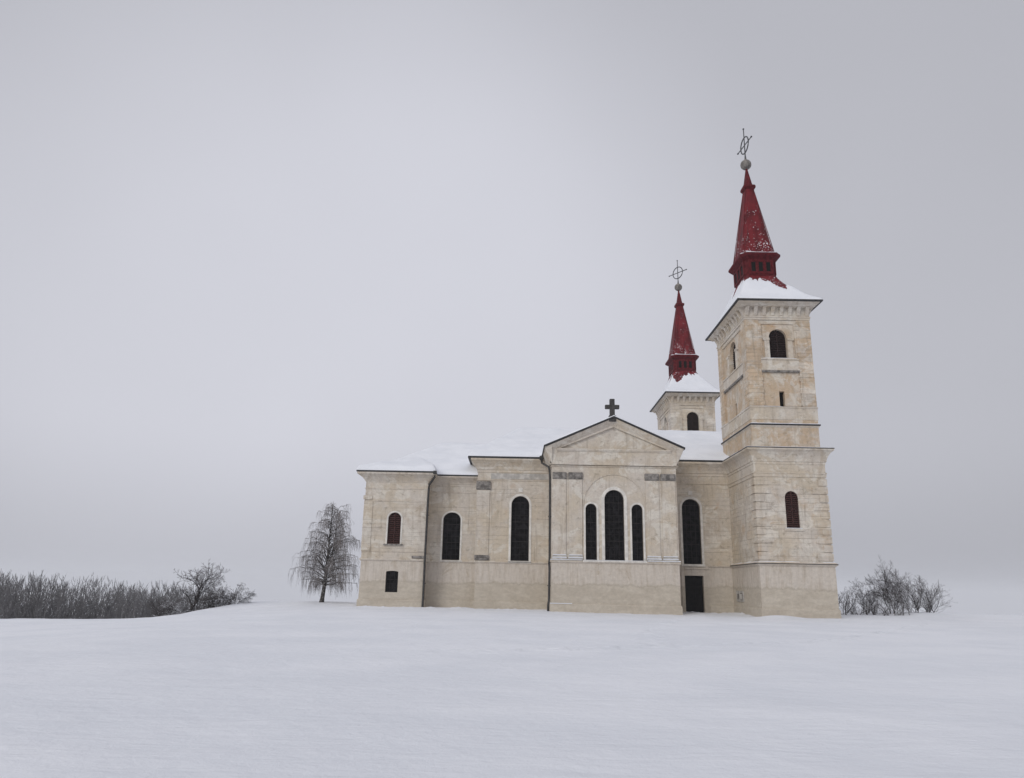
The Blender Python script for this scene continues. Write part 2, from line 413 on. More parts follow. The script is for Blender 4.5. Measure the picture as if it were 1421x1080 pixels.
# corner pilaster of the nave, with stone cap and base
p = MB(); p.box(NX0-.05,-20.95,NY0-.06,NY0+.02,1.99,7.98); p.build('pilaster', M['wall'], nave)
p = MB(); p.bevbox(NX0-.10,-20.88,NY0-.13,NY0+.02,7.30,7.96,.03); p.build('pilaster_capital', M['stone'], nave)
p = MB(); p.bevbox(NX0-.10,-20.88,NY0-.15,NY0+.02,1.99,2.14,.02); p.bevbox(NX0-.10,-20.88,NY0-.11,NY0+.02,2.16,2.36,.02); p.build('pilaster_base', M['stone'], nave)
p = MB(); p.box(-20.87,-16.4,NY0-.035,NY0+.01,8.16,8.60); p.build('frieze_band', M['greystone'], nave)

# ---- transept with pediment
TX0,TX1,TY = -16.35,-7.35,-1.5
TC = -11.85
mb = MB()
TW = [(-11.87,.70,1.99,6.26,.70),(-13.53,.40,1.99,5.55,.40),(-10.24,.40,1.99,5.55,.40)]
mb.panel((0,TY),(1,0),(0,-1),[(TX0,-2.6),(TX1,-2.6),(TX1,9.75),(TC,11.9),(TX0,9.75)],[arch(c,h,z0,zs,16,r) for c,h,z0,zs,r in TW],.30)
mb.add([(TX0,TY,-2.6),(TX0,4,-2.6),(TX0,4,9.75),(TX0,TY,9.75),(TX1,TY,-2.6),(TX1,4,-2.6),(TX1,4,9.75),(TX1,TY,9.75)],[(0,3,2,1),(4,5,6,7)])
trans = mb.build('transept_wall', M['wall_trans'], church, recalc=False)
ped = MB()
Yp = TY-.20
out = [(TX0-.13,8.72),(TX1+.13,8.72),(TX1+.13,9.82),(TC,12.0),(TX0-.13,9.82)]
tri = [(-15.75,9.93),(-7.95,9.93),(TC,11.55)]
ped.panel((0,Yp),(1,0),(0,-1),out,[tri],.198)
vs = [(q[0],y,q[1]) for q in out for y in (Yp,TY+.01)]
ped.add(vs,[(2*i,2*((i+1)%5),2*((i+1)%5)+1,2*i+1) for i in range(5)])
# sloping soffit mouldings under the verge and along the eaves
for s in (-1,1):
    xa = TC+s*4.63
    ped.loft([[(TC,Yp-.001,11.72),(TC,Yp-.34,12.16),(TC,Yp+.02,12.2)],[(xa+s*.02,Yp-.001,9.66),(xa+s*.30,Yp-.34,9.96),(xa+s*.30,Yp+.02,10.02)]])
    xw = TC+s*4.5
    ped.loft([[(xw,Yp,8.75),(xw+s*.14,Yp,8.8),(xw+s*.2,Yp,9.1),(xw+s*.46,Yp,9.75),(xw+s*.55,Yp-.3,9.98),(xw,Yp-.3,10.05)],[(xw,2.4,8.75),(xw+s*.14,2.4,8.8),(xw+s*.2,2.4,9.1),(xw+s*.46,2.4,9.75),(xw+s*.55,2.4,9.98),(xw,2.4,10.05)]])
pd = ped.build('pediment', M['trim'], trans)
cb = MB(); cb.loft([[(xx,Yp+.01,9.66),(xx,Yp-.05,9.69),(xx,Yp-.13,9.80),(xx,Yp-.13,9.88),(xx,Yp+.01,9.925)] for xx in (-16.0,-7.7)]); cb.build('pediment_cornice', M['trim'], trans)
for nm,pf in (('frieze_moulding',frieze(8.58,.07,.13)),('string_course',STRING),('plinth',PLINTH)):
    tr = MB(); sweep(tr,TX0,TX1,TY,5,pf); tr.build(nm, M['wall_trans'], trans)
for c,h,z0,zs,r in TW:
    window(trans,c,h,z0,zs,TY+.26,rows=11 if h>.5 else 9,cols=4 if h>.5 else 2)
s_ = MB()
for c,h,z0,zs,r in TW: surround(s_,c,h,z0,zs,TY,.13 if h<.5 else .22,.05)
s_.box(-14.15,-9.62,TY-.13,TY+.02,1.86,1.975)
s_.build('window_surround', M['surround'], trans)
s_ = MB()   # big blind arch over the three lights
a = [(TC+2.28*cos(pi*i/28),5.85+2.28*sin(pi*i/28)) for i in range(29)]; b = [(TC+2.20*cos(pi*i/28),5.85+2.20*sin(pi*i/28)) for i in range(29)]
vs = [(q[0],TY-.05,q[1]) for q in a]+[(q[0],TY-.05,q[1]) for q in b]+[(q[0],TY+.01,q[1]) for q in b]+[(q[0],TY+.01,q[1]) for q in a]
k=29; fs=[]
for i in range(k-1): fs += [(i,i+1,k+i+1,k+i),(k+i,k+i+1,2*k+i+1,2*k+i),(3*k+i,3*k+i+1,i+1,i)]
s_.add(vs,fs); s_.build('arch_moulding', M['wall_trans'], trans)
pil = [(-16.30,-15.28),(-15.16,-14.12),(-9.64,-8.60),(-8.50,-7.42)]
for a,b in pil:
    p = MB(); p.box(a+.05,b-.05,TY-.07,TY+.02,2.30,7.66); p.build('pilaster', M['wall_trans'], trans)
    p = MB(); p.bevbox(a,b,TY-.12,TY+.02,7.67,8.17,.03); p.box(a+.12,b-.12,TY-.15,TY-.10,7.78,8.05); p.build('pilaster_capital', M['stone'], trans)
    p = MB(); p.bevbox(a,b,TY-.17,TY+.02,1.99,2.10,.02); p.bevbox(a+.02,b-.02,TY-.13,TY+.02,2.12,2.29,.03); p.build('pilaster_base', M['greystone'], trans)
    for q in ((a,b,TY-.20,TY-.02,2.102,2.165,.022),(a+.04,b-.04,TY-.15,TY-.03,2.292,2.35,.022)):
        p = MB(); p.bevbox(*q); p.build('snow_cap', M['ledge'], trans)
for q in ((TX0-.08,-14.2,TY-.17,TY+.0,1.962,2.02,.02),(-9.6,TX1+.08,TY-.17,TY+.0,1.962,2.03,.02),(-14.1,-9.7,TY-.16,TY-.02,1.977,2.0,.01),(TX0-.1,-14.9,TY-.11,TY+.0,-1.005,-.95,.02)):
    p = MB(); p.bevbox(*q); p.build('snow_cap', M['ledge'], trans)
# stone cross on the gable
p = MB()
Yc=-1.85
p.bevbox(TC-.28,TC+.08,Yc-.14,Yc+.14,12.2,13.62,.03); p.bevbox(TC-.62,TC-.283,Yc-.13,Yc+.13,12.87,13.17,.03); p.bevbox(TC+.083,TC+.42,Yc-.13,Yc+.13,12.87,13.17,.03)
p.bevbox(TC-.36,TC+.16,Yc-.2,Yc+.2,11.9,12.36,.03)
gc = p.build('gable_cross', M['crossstone'], church)

# ---- chancel and sacristy
CX0,CX1,CY0,CY1 = -29.9,-21.9,3.4,23.2
mb = MB()
CW = (-23.86,.68,1.96,5.03,.58)
mb.panel((0,CY0),(1,0),(0,-1),[(CX0,-2.6),(CX1,-2.6),(CX1,8.3),(CX0,8.3)],[arch(*CW[:4],16,CW[4])],.3)
mb.add([(CX0,CY0,-2.6),(CX0,CY1,-2.6),(CX0,CY1,8.3),(CX0,CY0,8.3),(CX1,CY1,-2.6),(CX1,CY1,8.3)],[(0,3,2,1),(1,2,5,4)])
chan = mb.build('chancel_wall', M['wall_apse'], church, recalc=False)
for nm,pf in (('cornice',cornice(8.36,.62,7.6)),('frieze_moulding',frieze(7.1,.04,.09)),('string_course',STRING),('plinth',PLINTH)):
    tr = MB(); sweep(tr,CX0,CX1,CY0,CY1,pf); tr.build(nm, M['wall_apse'], chan)
s_ = MB(); surround(s_,*CW[:4],CY0,.13,.04,CW[4]); s_.box(CW[0]-.9,CW[0]+.9,CY0-.10,CY0+.02,1.84,1.955); s_.build('window_surround', M['surround'], chan)
window(chan,*CW[:4],CY0+.26,rows=8,cols=4,rise=CW[4])
SX0,SX1,SY = -30.42,-25.68,1.8
mb = MB()
SWh = [arch(-28.07,.49,3.02,4.9,16,.47), arch(-28.03,.46,-.48,.98,10,.08)]
mb.panel((0,SY),(1,0),(0,-1),[(SX0,-2.6),(SX1,-2.6),(SX1,8.3),(SX0,8.3)],SWh,.26)
mb.add([(SX0,SY,-2.6),(SX0,9,-2.6),(SX0,9,8.3),(SX0,SY,8.3),(SX1,SY,-2.6),(SX1,5,-2.6),(SX1,5,8.3),(SX1,SY,8.3)],[(0,3,2,1),(4,5,6,7)])
sac = mb.build('sacristy_wall', M['wall_apse'], church, recalc=False)
for nm,pf in (('cornice',[(0,7.62),(.03,7.66),(.10,7.78),(.26,7.98),(.44,8.12),(.58,8.2),(.62,8.22),(.62,8.36),(0,8.364)]),('frieze_moulding',frieze(7.12,.05,.10)),('frieze_moulding',frieze(6.18,.045,.09)),('frieze_moulding',frieze(2.42,.045,.08)),('string_course',STRING),('plinth',PLINTH)):
    tr = MB(); sweep(tr,SX0,SX1,SY,9,pf); tr.build(nm, M['wall_apse'], sac)
tr = MB(); tr.bevbox(SX0-.12,SX0+.55,SY-.08,SY+.02,6.30,6.62,.03); tr.build('pilaster_capital', M['wall_apse'], sac)
for a,b in ((SX0-.05,SX0+.62),(SX1-.62,SX1+.05)):
    p = MB(); p.box(a,b,SY-.05,SY+.02,2.5,6.18); p.build('pilaster', M['wall_apse'], sac)
p = MB(); p.bevbox(SX1-.95,SX1+.05,SY-.14,SY+.02,2.02,2.18,.02); p.build('pilaster_base', M['stone'], sac)
s_ = MB(); surround(s_,-28.07,.49,3.02,4.9,SY,.12,.035,.47); s_.box(-28.8,-27.34,SY-.14,SY+.02,2.90,3.018); s_.build('window_surround', M['surround'], sac)
s_ = MB(); s_.box(-28.8,-27.34,SY-.145,SY-.138,2.90,3.02); s_.build('window_sill', M['stone'], sac)
window(sac,-28.07,.49,3.02,4.9,SY+.2,rise=.47,rows=16,louvre=True,name='shutter')
window(sac,-28.03,.46,-.48,.98,SY+.2,rise=.08,rows=5,cols=3)

# ---- roofs
def hN(x,y): return 9.74 + min((y-1.91)*.39,(24.69-y)*.39,(x+22.69)*1.10, 4.44)
def hT(x,y): return 12.30 - abs(x-TC)*.445
def hC(x,y): return 8.40 + min((y-2.75)*.40,(23.85-y)*.40,(x+30.6)*.92, 4.22)
def hS(x,y): return 8.40 + min((y-1.12)*.30,(x+31.1)*.45,(-25.06-x)*.9+.0, 1.6)
def lin(a,b,st):
    n = max(1,int(round((b-a)/st))); return [a+(b-a)*i/n for i in range(n+1)]
def roof_snow(mb, xs, ys, hf, inside, dist, th, seed=0., bot=-.03):
    idx = {}
    def vid(i,j):
        if (i,j) not in idx:
            x,y = xs[i],ys[j]; d = max(0,dist(x,y))
            t = th(x,y)*(1+.35*nz(x,y,seed,.5)+.16*nz(x,y,seed+9,1.7))*sqrt(min(1,d/.22))
            wob = .03*nz(x,y,seed+3,2.2)
            idx[(i,j)] = len(mb.v); mb.v.append((x,y,hf(x,y)+t+(bot if d<.01 else wob)))
        return idx[(i,j)]
    for i in range(len(xs)-1):
        for j in range(len(ys)-1):
            if inside((xs[i]+xs[i+1])/2,(ys[j]+ys[j+1])/2):
                mb.f.append((vid(i,j),vid(i+1,j),vid(i+1,j+1),vid(i,j+1))); mb.m.append(0)
def edges(a,b,st,extra=()):
    pts = sorted(set([a,b,a+.03,a+.09,a+.2,b-.03,b-.09,b-.2]+list(extra))); out=[]
    for p,q in zip(pts,pts[1:]): out += lin(p,q,st)[:-1]
    return out+[b]
# roof solids (dark sheet edge shows under the snow)
r = MB()
def gableprism(mb, x0,x1,y0,y1,zE,xc,zR,t=.11):
    for s,xe in ((-1,x0),(1,x1)):
        a=[(xe,y0,zE-t),(xe,y0,zE),(xc,y0,zR),(xc,y0,zR-t)]; b=[(p[0],y1,p[2]) for p in a]
        mb.loft([a,b])
r.loft([rect(-22.69,3.0,1.91,24.69,9.71),rect(-22.69,3.0,1.91,24.69,9.84)],0)
r.add([(-22.69,1.91,9.84),(3.0,1.91,9.84),(3.0,24.69,9.84),(-22.69,24.69,9.84),(-18.66,13.3,14.18),(3.0,13.3,14.18)],[(0,1,5,4),(1,2,5),(2,3,4,5),(3,0,4)])
gableprism(r,TC-5.11,TC+5.11,-2.1,9,10.05,TC,12.30,.13)
roof = r.build('roof', M['sheet_shade'], church)
sn = MB()
inN = lambda x,y: -22.69<x<3.0 and 1.91<y<24.69
inT = lambda x,y: TC-5.11<x<TC+5.11 and -2.1<y<9
dN = lambda x,y: min(x+22.69,3.0-x,y-1.91,24.69-y)
dT = lambda x,y: min(x-TC+5.11,TC+5.11-x,y+2.1)
def hU(x,y):
    v = -99.
    if dN(x,y)>=-1e-6: v = max(v,hN(x,y)+.10)
    if dT(x,y)>=-1e-6 and y<=9: v = max(v,hT(x,y))
    return v
xs = edges(-22.69,3.0,.22,[TC-5.11,TC-5.08,TC-5.0,TC+5.0,TC+5.08,TC+5.11,TC]); ys = edges(-2.1,24.69,.22,[1.91,1.94,2.0,13.3])
roof_snow(sn,xs,ys,hU,lambda x,y:inN(x,y) or inT(x,y),lambda x,y:max(dN(x,y),dT(x,y) if y<=9 else -1),lambda x,y:(.17 if y<2.2 and abs(x-TC)<5.2 else .27)*(1 if y>1.0 else .8))
sn.build('snow_cover', M['snow'], roof, smooth=True)
r = MB()
r.loft([rect(-30.6,-21.8,2.75,23.85,8.37),rect(-30.6,-21.8,2.75,23.85,8.47)],0)
r.add([(-30.6,2.75,8.47),(-21.8,2.75,8.47),(-21.8,23.85,8.47),(-30.6,23.85,8.47),(-26.0,13.3,12.55),(-20.2,13.3,12.55)],[(0,1,5,4),(2,3,4,5),(3,0,4)])
croof = r.build('chancel_roof', M['sheet_shade'], church)
sn = MB()
roof_snow(sn,edges(-30.6,-19.6,.22),edges(2.75,23.85,.22,[13.3]),lambda x,y:hC(x,y)+.09,lambda x,y:True,lambda x,y:min(x+30.6,y-2.75,23.85-y),lambda x,y:.24,4.)
sn.build('snow_cover', M['snow'], croof, smooth=True)
r = MB()
r.loft([rect(-31.1,-25.06,1.12,9.5,8.37),rect(-31.1,-25.06,1.12,9.5,8.47)],0)
r.add([(-31.1,1.12,8.47),(-25.06,1.12,8.47),(-25.06,9.5,8.47),(-31.1,9.5,8.47),(-27.6,6.3,10.0),(-26.8,6.3,10.0)],[(0,1,5,4),(1,2,5),(2,3,4,5),(3,0,4)])
sroof = r.build('sacristy_roof', M['sheet_shade'], church)
sn = MB()
roof_snow(sn,edges(-31.1,-25.06,.18),edges(1.12,9.5,.18),lambda x,y:hS(x,y)+.09,lambda x,y:True,lambda x,y:min(x+31.1,-25.06-x,y-1.12,9.5-y),lambda x,y:.34,8.)
sn.build('snow_cover', M['snow'], sroof, smooth=True)

# ---- downpipes
def pipe(pts, r=.075, brackets=()):
    mb = MB(); mb.tube(pts,r,8)
    for x,y,z in brackets: mb.box(x-.11,x+.11,y-.02,y+.22,z-.03,z+.03)
    return mb.build('downpipe', M['pipe'], church, smooth=False)
pipe([(-25.10,1.2,8.34),(-25.12,1.25,8.05),(-25.55,1.6,7.5),(-25.58,1.62,7.2),(-25.60,1.62,6.2),(-25.62,1.62,2.0),(-25.62,1.52,1.7),(-25.62,1.62,1.45),(-25.62,1.62,-.9),(-25.62,1.52,-1.15),(-25.62,1.5,-1.9)],.085,[(-25.6,1.62,5.2),(-25.6,1.62,.2)])
mb = MB(); mb.bevbox(-25.24,-24.98,1.02,1.3,8.24,8.5,.03); mb.build('gutter_hopper', M['pipe'], church)
pipe([(-16.98,1.84,9.66),(-16.96,1.7,9.35),(-16.56,-1.0,8.62),(-16.50,-1.28,8.3),(-16.47,-1.30,7.8),(-16.47,-1.30,2.1),(-16.50,-1.42,1.72),(-16.47,-1.34,1.4),(-16.50,-1.34,-.8),(-16.56,-1.42,-1.1),(-16.56,-1.42,-1.9)],.08,[(-16.47,-1.3,5.0),(-16.5,-1.34,.2)])
mb = MB(); mb.bevbox(-17.14,-16.86,1.62,1.95,9.6,9.9,.03); mb.build('gutter_hopper', M['pipe'], church)
pipe([(-6.86,1.86,9.70),(-6.86,1.86,9.2),(-6.95,2.2,9.0)],.08)

# ------------------------------------------------------------------ towers
def brick_corners(mb, hx, hy, z0, z1, n, w1, w2, proud, gap=.035, m=0):
    dz = (z1-z0)/n
    for i in range(n):
        w = w1 if i%2==0 else w2
        for sx in (-1,1):
            for sy in (-1,1):
                a,b = sx*(hx+proud), sx*(hx-w); c,d_ = sy*(hy+proud), sy*(hy-w)
                x0,x1 = min(a,b),max(a,b); y0,y1 = min(c,d_),max(c,d_)
                mb.bevbox(x0,x1,y0,y1,z0+dz*i+gap/2,z0+dz*(i+1)-gap/2,.03,m)

def make_tower(belfry, far=False):
    mb = MB()
    # material slots: 0 tower base, 1 belfry, 2 trim, 3 panel, 4 grey stone
    A,B,C_ = (2.54,4.0),(2.45,3.9),(2.36,3.72)
    def shell(hx,hy,z0,z1,m,fr=(),lf=(),dep=.3):
        mb.panel((0,-hy),(1,0),(0,-1),rc(-hx,hx,z0,z1),fr,dep,m)
        mb.panel((0,hy),(1,0),(0,1),rc(-hx,hx,z0,z1),fr,dep,m)
        mb.panel((-hx,0),(0,1),(-1,0),rc(-hy,hy,z0,z1),lf,dep,m)
        mb.panel((hx,0),(0,1),(1,0),rc(-hy,hy,z0,z1),lf,dep,m)
    shell(*A,-2.6,1.86,0)
    shell(*B,1.86,9.6,0,[arch(0,.46,4.25,6.34,14)])
    lowfr = arch(0,.64,16.4,18.05,16)
    shell(*C_,9.6,12.78,1)
    wx,wy = 2.24,3.60
    shell(wx,wy,12.78,19.9,3,[rc(-.19,.19,12.84,13.98),lowfr],[rc(-.2,.2,12.84,13.9),arch(0,.80,16.4,18.05,16)],.42)
    brick_corners(mb,2.28,3.64,12.86,19.3,14,.98,.92,.10,.05,m=1)
    for sx in (-1,1):
        for sy in (-1,1): mb.box(sx*1.38,sx*2.37,sy*2.6,sy*3.73,12.79,19.55,1)
    brick_corners(mb,2.45,3.9,2.10,7.70,10,1.0,.55,.065,.06,m=0)
    sweep(mb,-A[0],A[0],-A[1],A[1],[(.07,-2.6),(.07,-1.06),(.04,-1.0),(0,-.99)],m=0)
    sweep(mb,-A[0],A[0],-A[1],A[1],[(-.1,1.72),(.04,1.74),(.08,1.80),(.15,1.84),(.15,1.94),(-.02,2.06)],m=0)
    sweep(mb,-B[0],B[0],-B[1],B[1],[(0,7.74),(.06,7.78),(.06,7.98),(.10,8.0),(.10,8.08),(.03,8.1),(.03,8.62),(.07,8.66),(.07,8.80),(.12,8.84),(.15,9.02),(.24,9.25),(.38,9.46),(.52,9.58),(.56,9.6),(.56,9.76),(-.12,9.84)],m=2)
    sweep(mb,-C_[0],C_[0],-C_[1],C_[1],[(0,11.30),(.05,11.36),(.09,11.44),(.09,11.54),(0,11.58)],m=2)
    sweep(mb,-C_[0],C_[0],-C_[1],C_[1],[(.005,11.86),(.03,11.88),(.03,12.70),(.07,12.72),(.07,12.80),(-.25,12.83)],m=2)
    # architrave, frieze with brackets and the deep eaves
    sweep(mb,-C_[0],C_[0],-C_[1],C_[1],[(-.2,19.34),(.04,19.36),(.04,19.50),(.08,19.53),(.08,19.62),(.02,19.64),(.02,20.28),(.34,20.30),(.40,20.42),(.58,20.52),(.72,20.58),(.74,20.60),(-.3,20.61)],1,1.36,m=2)
    for sy in (-1,1):
        for i in range(8):
            x = -2.2+4.4*i/7
            prof = [(.02,19.68),(.08,19.70),(.12,19.86),(.24,20.02),(.30,20.18),(.44,20.28),(.02,20.29)]
            mb.loft([[(x-.13,sy*(C_[1]+o),z) for o,z in prof],[(x+.13,sy*(C_[1]+o),z) for o,z in prof]],2)
    for sx in (-1,1):
        for i in range(11):
            y = -3.5+7.0*i/10
            mb.loft([[(sx*(C_[0]+o*.85),y-.14,z) for o,z in prof],[(sx*(C_[0]+o*.85),y+.14,z) for o,z in prof]],2)
    # belfry dressing: sill aprons, imposts, small piers, arch hoods
    for sy in (-1,1):
        Yf = sy*wy
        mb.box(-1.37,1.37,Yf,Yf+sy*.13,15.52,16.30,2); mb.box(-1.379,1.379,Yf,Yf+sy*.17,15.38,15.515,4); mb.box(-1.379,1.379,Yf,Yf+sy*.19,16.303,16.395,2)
        for s in (-1,1):
            mb.box(s*.66,s*1.02,Yf,Yf+sy*.10,16.40,17.80,2); mb.box(s*.65,s*1.12,Yf,Yf+sy*.15,17.80,17.98,2)
            mb.box(s*1.20,s*1.37,Yf,Yf+sy*.09,16.40,19.1,1)
        mb.box(-1.37,1.37,Yf,Yf+sy*.08,19.06,19.34,2)
    for sx in (-1,1):
        Xf = sx*wx
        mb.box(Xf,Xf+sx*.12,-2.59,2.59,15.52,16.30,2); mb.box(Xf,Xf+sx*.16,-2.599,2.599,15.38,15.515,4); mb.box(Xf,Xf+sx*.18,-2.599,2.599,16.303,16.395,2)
        for s in (-1,1):
            mb.box(Xf,Xf+sx*.10,s*.83,s*1.3,16.40,17.80,2); mb.box(Xf,Xf+sx*.14,s*.82,s*1.45,17.80,17.98,2)
        mb.box(Xf,Xf+sx*.08,-2.59,2.59,19.06,19.34,2)
    # lower window sill
    mb.box(-.66,.66,-B[1]-.10,-B[1]+.02,4.10,4.24,0)
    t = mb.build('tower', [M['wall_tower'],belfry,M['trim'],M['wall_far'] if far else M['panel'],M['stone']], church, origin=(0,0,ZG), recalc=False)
    Yw = wy-.34
    window(t,0,.64,16.4,18.05,-Yw,rows=17,louvre=True,name='belfry_louvre')
    window(t,0,.80,16.4,18.05,-(wx-.34),'y',-1,rows=15,louvre=True,name='belfry_louvre')
    window(t,0,.64,16.4,18.05,Yw,rows=15,louvre=True,name='belfry_louvre')
    window(t,0,.80,16.4,18.05,(wx-.34),'y',1,rows=15,louvre=True,name='belfry_louvre')
    for (xa,xb,ya,yb) in ((-.2,.2,-wy+.36,-wy+.40),(-.2,.2,wy-.40,wy-.36),(-wx+.36,-wx+.40,-.21,.21),(wx-.40,wx-.36,-.21,.21)):
        b = MB(); b.box(xa,xb,ya,yb,12.8,14.0); b.box(xa*1.0,xb,ya-.03 if abs(xa)<.25 else ya,yb+.03 if abs(xa)<.25 else yb,13.38,13.42); b.build('slit_window', M['black'], t)
    window(t,0,.46,4.25,6.34,-(B[1]-.2),rows=18,louvre=True,name='shutter')
    b = MB(); b.box(-.47,.47,B[1]-.30,B[1]-.28,4.2,6.85); b.build('shutter', M['louvre'], t)
    for hx_,hy_,pr in ((2.36,3.72,[(.06,11.44),(.125,11.45),(.125,11.548),(.05,11.552)]),(2.45,3.9,[(.5,9.70),(.575,9.705),(.575,9.762),(.4,9.80)]),(2.45,3.9,[(.17,1.86),(.255,1.87),(.255,1.925),(.1,2.0)]),(2.24,3.60,[(.1,15.40),(.20,15.41),(.20,15.50),(.1,15.51)])):
        if pr[0][1] > 15: continue
        fl = MB(); sweep(fl,-hx_,hx_,-hy_,hy_,pr); fl.build('ledge_shadow_line', M['sheet_shade'], t)  # dark strips: a bold shadow line painted in under each ledge's snow
    # snow lying on the ledges
    def ledge(hx,hy,z,o0,o1,th,seed,gap=0.):
        s = MB(); n=40
        for side in range(4):
            L = hx if side%2==0 else hy; D = hy if side%2==0 else hx
            prev=None
            for i in range(n+1):
                q = -L-o1 + 2*(L+o1)*i/n
                t_ = th*(.75+.5*nz(q,side*7.,seed,.9)+.2*nz(q,side,seed,3.)); t_=max(.012,t_)
                if gap and nz(q,side*3.1,seed+5,.5)>gap: t_=.006
                sec=[]
                for o,zz in ((o1-.01,z+.003),(o1,z+t_*.6),(o1-.03,z+t_),((o0+o1)/2,z+t_*1.15),(o0-.05,z+t_*1.3),(o0-.05,z+.003)):
                    dd = D+o
                    qq = max(-L-o,min(L+o,q))
                    sec.append([(qq,-dd,zz),(dd,qq,zz),(qq,dd,zz),(-dd,qq,zz)][side])
                if prev: s.loft([prev,sec],0,False,False)
                prev=sec
        s.build('snow_cap', M['ledge'], t, recalc=True)
    ledge(2.45,3.9,1.99,0,.135,.075,1.)
    ledge(2.36,3.72,9.765,0,.64,.07,2.)
    ledge(2.36,3.72,11.555,0,.085,.06,3.)
    ledge(2.24,3.60,12.82,0,.17,.05,4.,.25)
    s = MB(); s.bevbox(-.6,.6,-B[1]-.09,-B[1]-.0,4.243,4.29,.02); s.build('snow_cap', M['ledge'], t)
    s = MB(); s.bevbox(-1.2,1.2,-wy-.18,-wy-.01,16.397,16.44,.02); s.build('snow_cap', M['ledge'], t)
    # ---- roof, lantern, spire
    OY=.42
    EX,EY = 3.10,4.72
    def ring(sv, n=24, up=0.):
        hx = EX+(1.30-EX)*sv; hy = EY+(1.72-EY)*sv; cy = OY*sv
        z = 20.64 + 3.25*(.34*sv+.66*sv**1.75)
        pts=[]
        c = .32*sstep(.5,1,sv)
        for k in range(4):
            for i in range(n):
                f = i/n*2-1
                p = [(f*hx,-hy),(hx,f*hy),(-f*hx,hy),(-hx,-f*hy)][k]
                ax,ay = abs(p[0]),abs(p[1])
                ex = (ax-(hx-c))+(ay-(hy-c))-c
                if c>0 and ex>0:
                    p=(p[0]-math.copysign(ex/2,p[0]),p[1]-math.copysign(ex/2,p[1]))
                pts.append((p[0],p[1]+cy,z+up))
        return pts
    r = MB(); NS=22
    r.loft([ring(0,24,-.11)]+[ring(i/NS) for i in range(NS+1)],0)
    for i in range(len(r.m)):      # eave fascia dark
        if i < 96 or len(r.f[i]) > 4: r.m[i]=1
    rf = r.build('tower_roof', [M['red'],M['sheet_shade']], t, recalc=True)
    s = MB(); rings=[]
    sd = 40. if far else 3.
    base = [ring(i/NS) for i in range(NS+1)]
    for i in range(NS+1):
        sv=i/NS; rg=[]
        for k,(x,y,z) in enumerate(base[i]):
            ang = math.atan2(y-OY,x)
            tear = sv - (.80+.40*noise.noise(Vector((cos(ang)*2.6,sin(ang)*2.6,sd)))+.20*noise.noise(Vector((cos(ang)*7.5,sin(ang)*7.5,sd+2))))
            th = .16*(1-sstep(.0,.10,tear)) - .05*sstep(.02,.12,tear)
            th *= sqrt(min(1,sv/.05)) if sv<.05 else 1
            th += .03*nz(x,y,sd,1.5)*(1 if .05<sv and th>.05 else 0)
            rg.append((x*(1+.0),y,z+th+(.0 if i else -.02)))
        rings.append(rg)
    s.loft(rings,0,False,False)
    s.build('snow_cover', M['snow'], t, smooth=True, recalc=False)
    la = MB()
    la.loft([chrect(1.36,1.78,.34,23.55,0,OY),chrect(1.30,1.70,.33,23.95,0,OY),chrect(1.22,1.60,.32,24.1,0,OY),chrect(1.22,1.60,.32,25.45,0,OY)],0,True,True)
    # boarded posts between the openings
    for sy in (-1,1):
        yy = OY+sy*1.60
        for xx in (-.86,-.30,.30,.86): la.box(xx-.10,xx+.10,yy-.05*0,yy+sy*.07,24.2,25.35,0)
        la.box(-.95,.95,yy,yy+sy*.06,25.15,25.34,0); la.box(-.95,.95,yy,yy+sy*.06,24.12,24.32,0)
    for sx in (-1,1):
        xx = sx*1.22
        for yy in (-1.2,-.4,.4,1.2): la.box(xx,xx+sx*.07,OY+yy-.12,OY+yy+.12,24.2,25.35,0)
        la.box(xx,xx+sx*.06,OY-1.3,OY+1.3,25.15,25.34,0); la.box(xx,xx+sx*.06,OY-1.3,OY+1.3,24.12,24.32,0)
    lan = la.build('lantern', M['redark'], t)
    for s_ in (-1,1):
        for a_ in (-.58,0,.58):
            op = MB(); op.box(a_-.15,a_+.15,OY+s_*1.605,OY+s_*1.615,24.36,25.12); op.build('lantern_opening', M['black'], t)
            op = MB(); op.box(s_*1.225,s_*1.235,OY+a_*1.38-.2,OY+a_*1.38+.2,24.36,25.12); op.build('lantern_opening', M['black'], t)
    sp = MB()
    # projecting skirt, tall pyramid, little collar and tip
    sp.loft([chrect(1.24,1.62,.33,25.34,0,OY),chrect(1.56,2.0,.42,25.58,0,OY),chrect(1.60,2.05,.44,25.64,0,OY),chrect(1.60,2.05,.44,25.78,0,OY),chrect(1.50,1.92,.42,25.84,0,OY)],1,True,True)
    def sr(z):
        f=(z-25.8)/(32.6-25.8); e = 1-f
        k = .30+.98*e+.06*max(0,e-.8)*5
        return chrect(k*.98,k*1.26,k*.26,z,0,OY+.12*f)
    sp.loft([sr(25.8+ (32.6-25.8)*i/10) for i in range(11)],0)
    for i in range(8):   # standing seams on the arrises
        a=sr(25.85)[i]; b=sr(32.55)[i]; sp.tube([a,b],[.035,.025],4,0)
    sp.loft([chrect(.34,.42,.1,32.25,0,.55),chrect(.50,.60,.14,32.45,0,.55),chrect(.50,.60,.14,32.62,0,.55),chrect(.30,.38,.09,32.75,0,.55),chrect(.05,.06,.012,34.5,0,.6)],1)
    sp.build('spire', [M['red'],M['redark']], t)
    s = MB()
    pr=None
    for i in range(33):
        q = -1.5+3.0*i/32
        # snow rim on the skirt, front and left sides
        pass
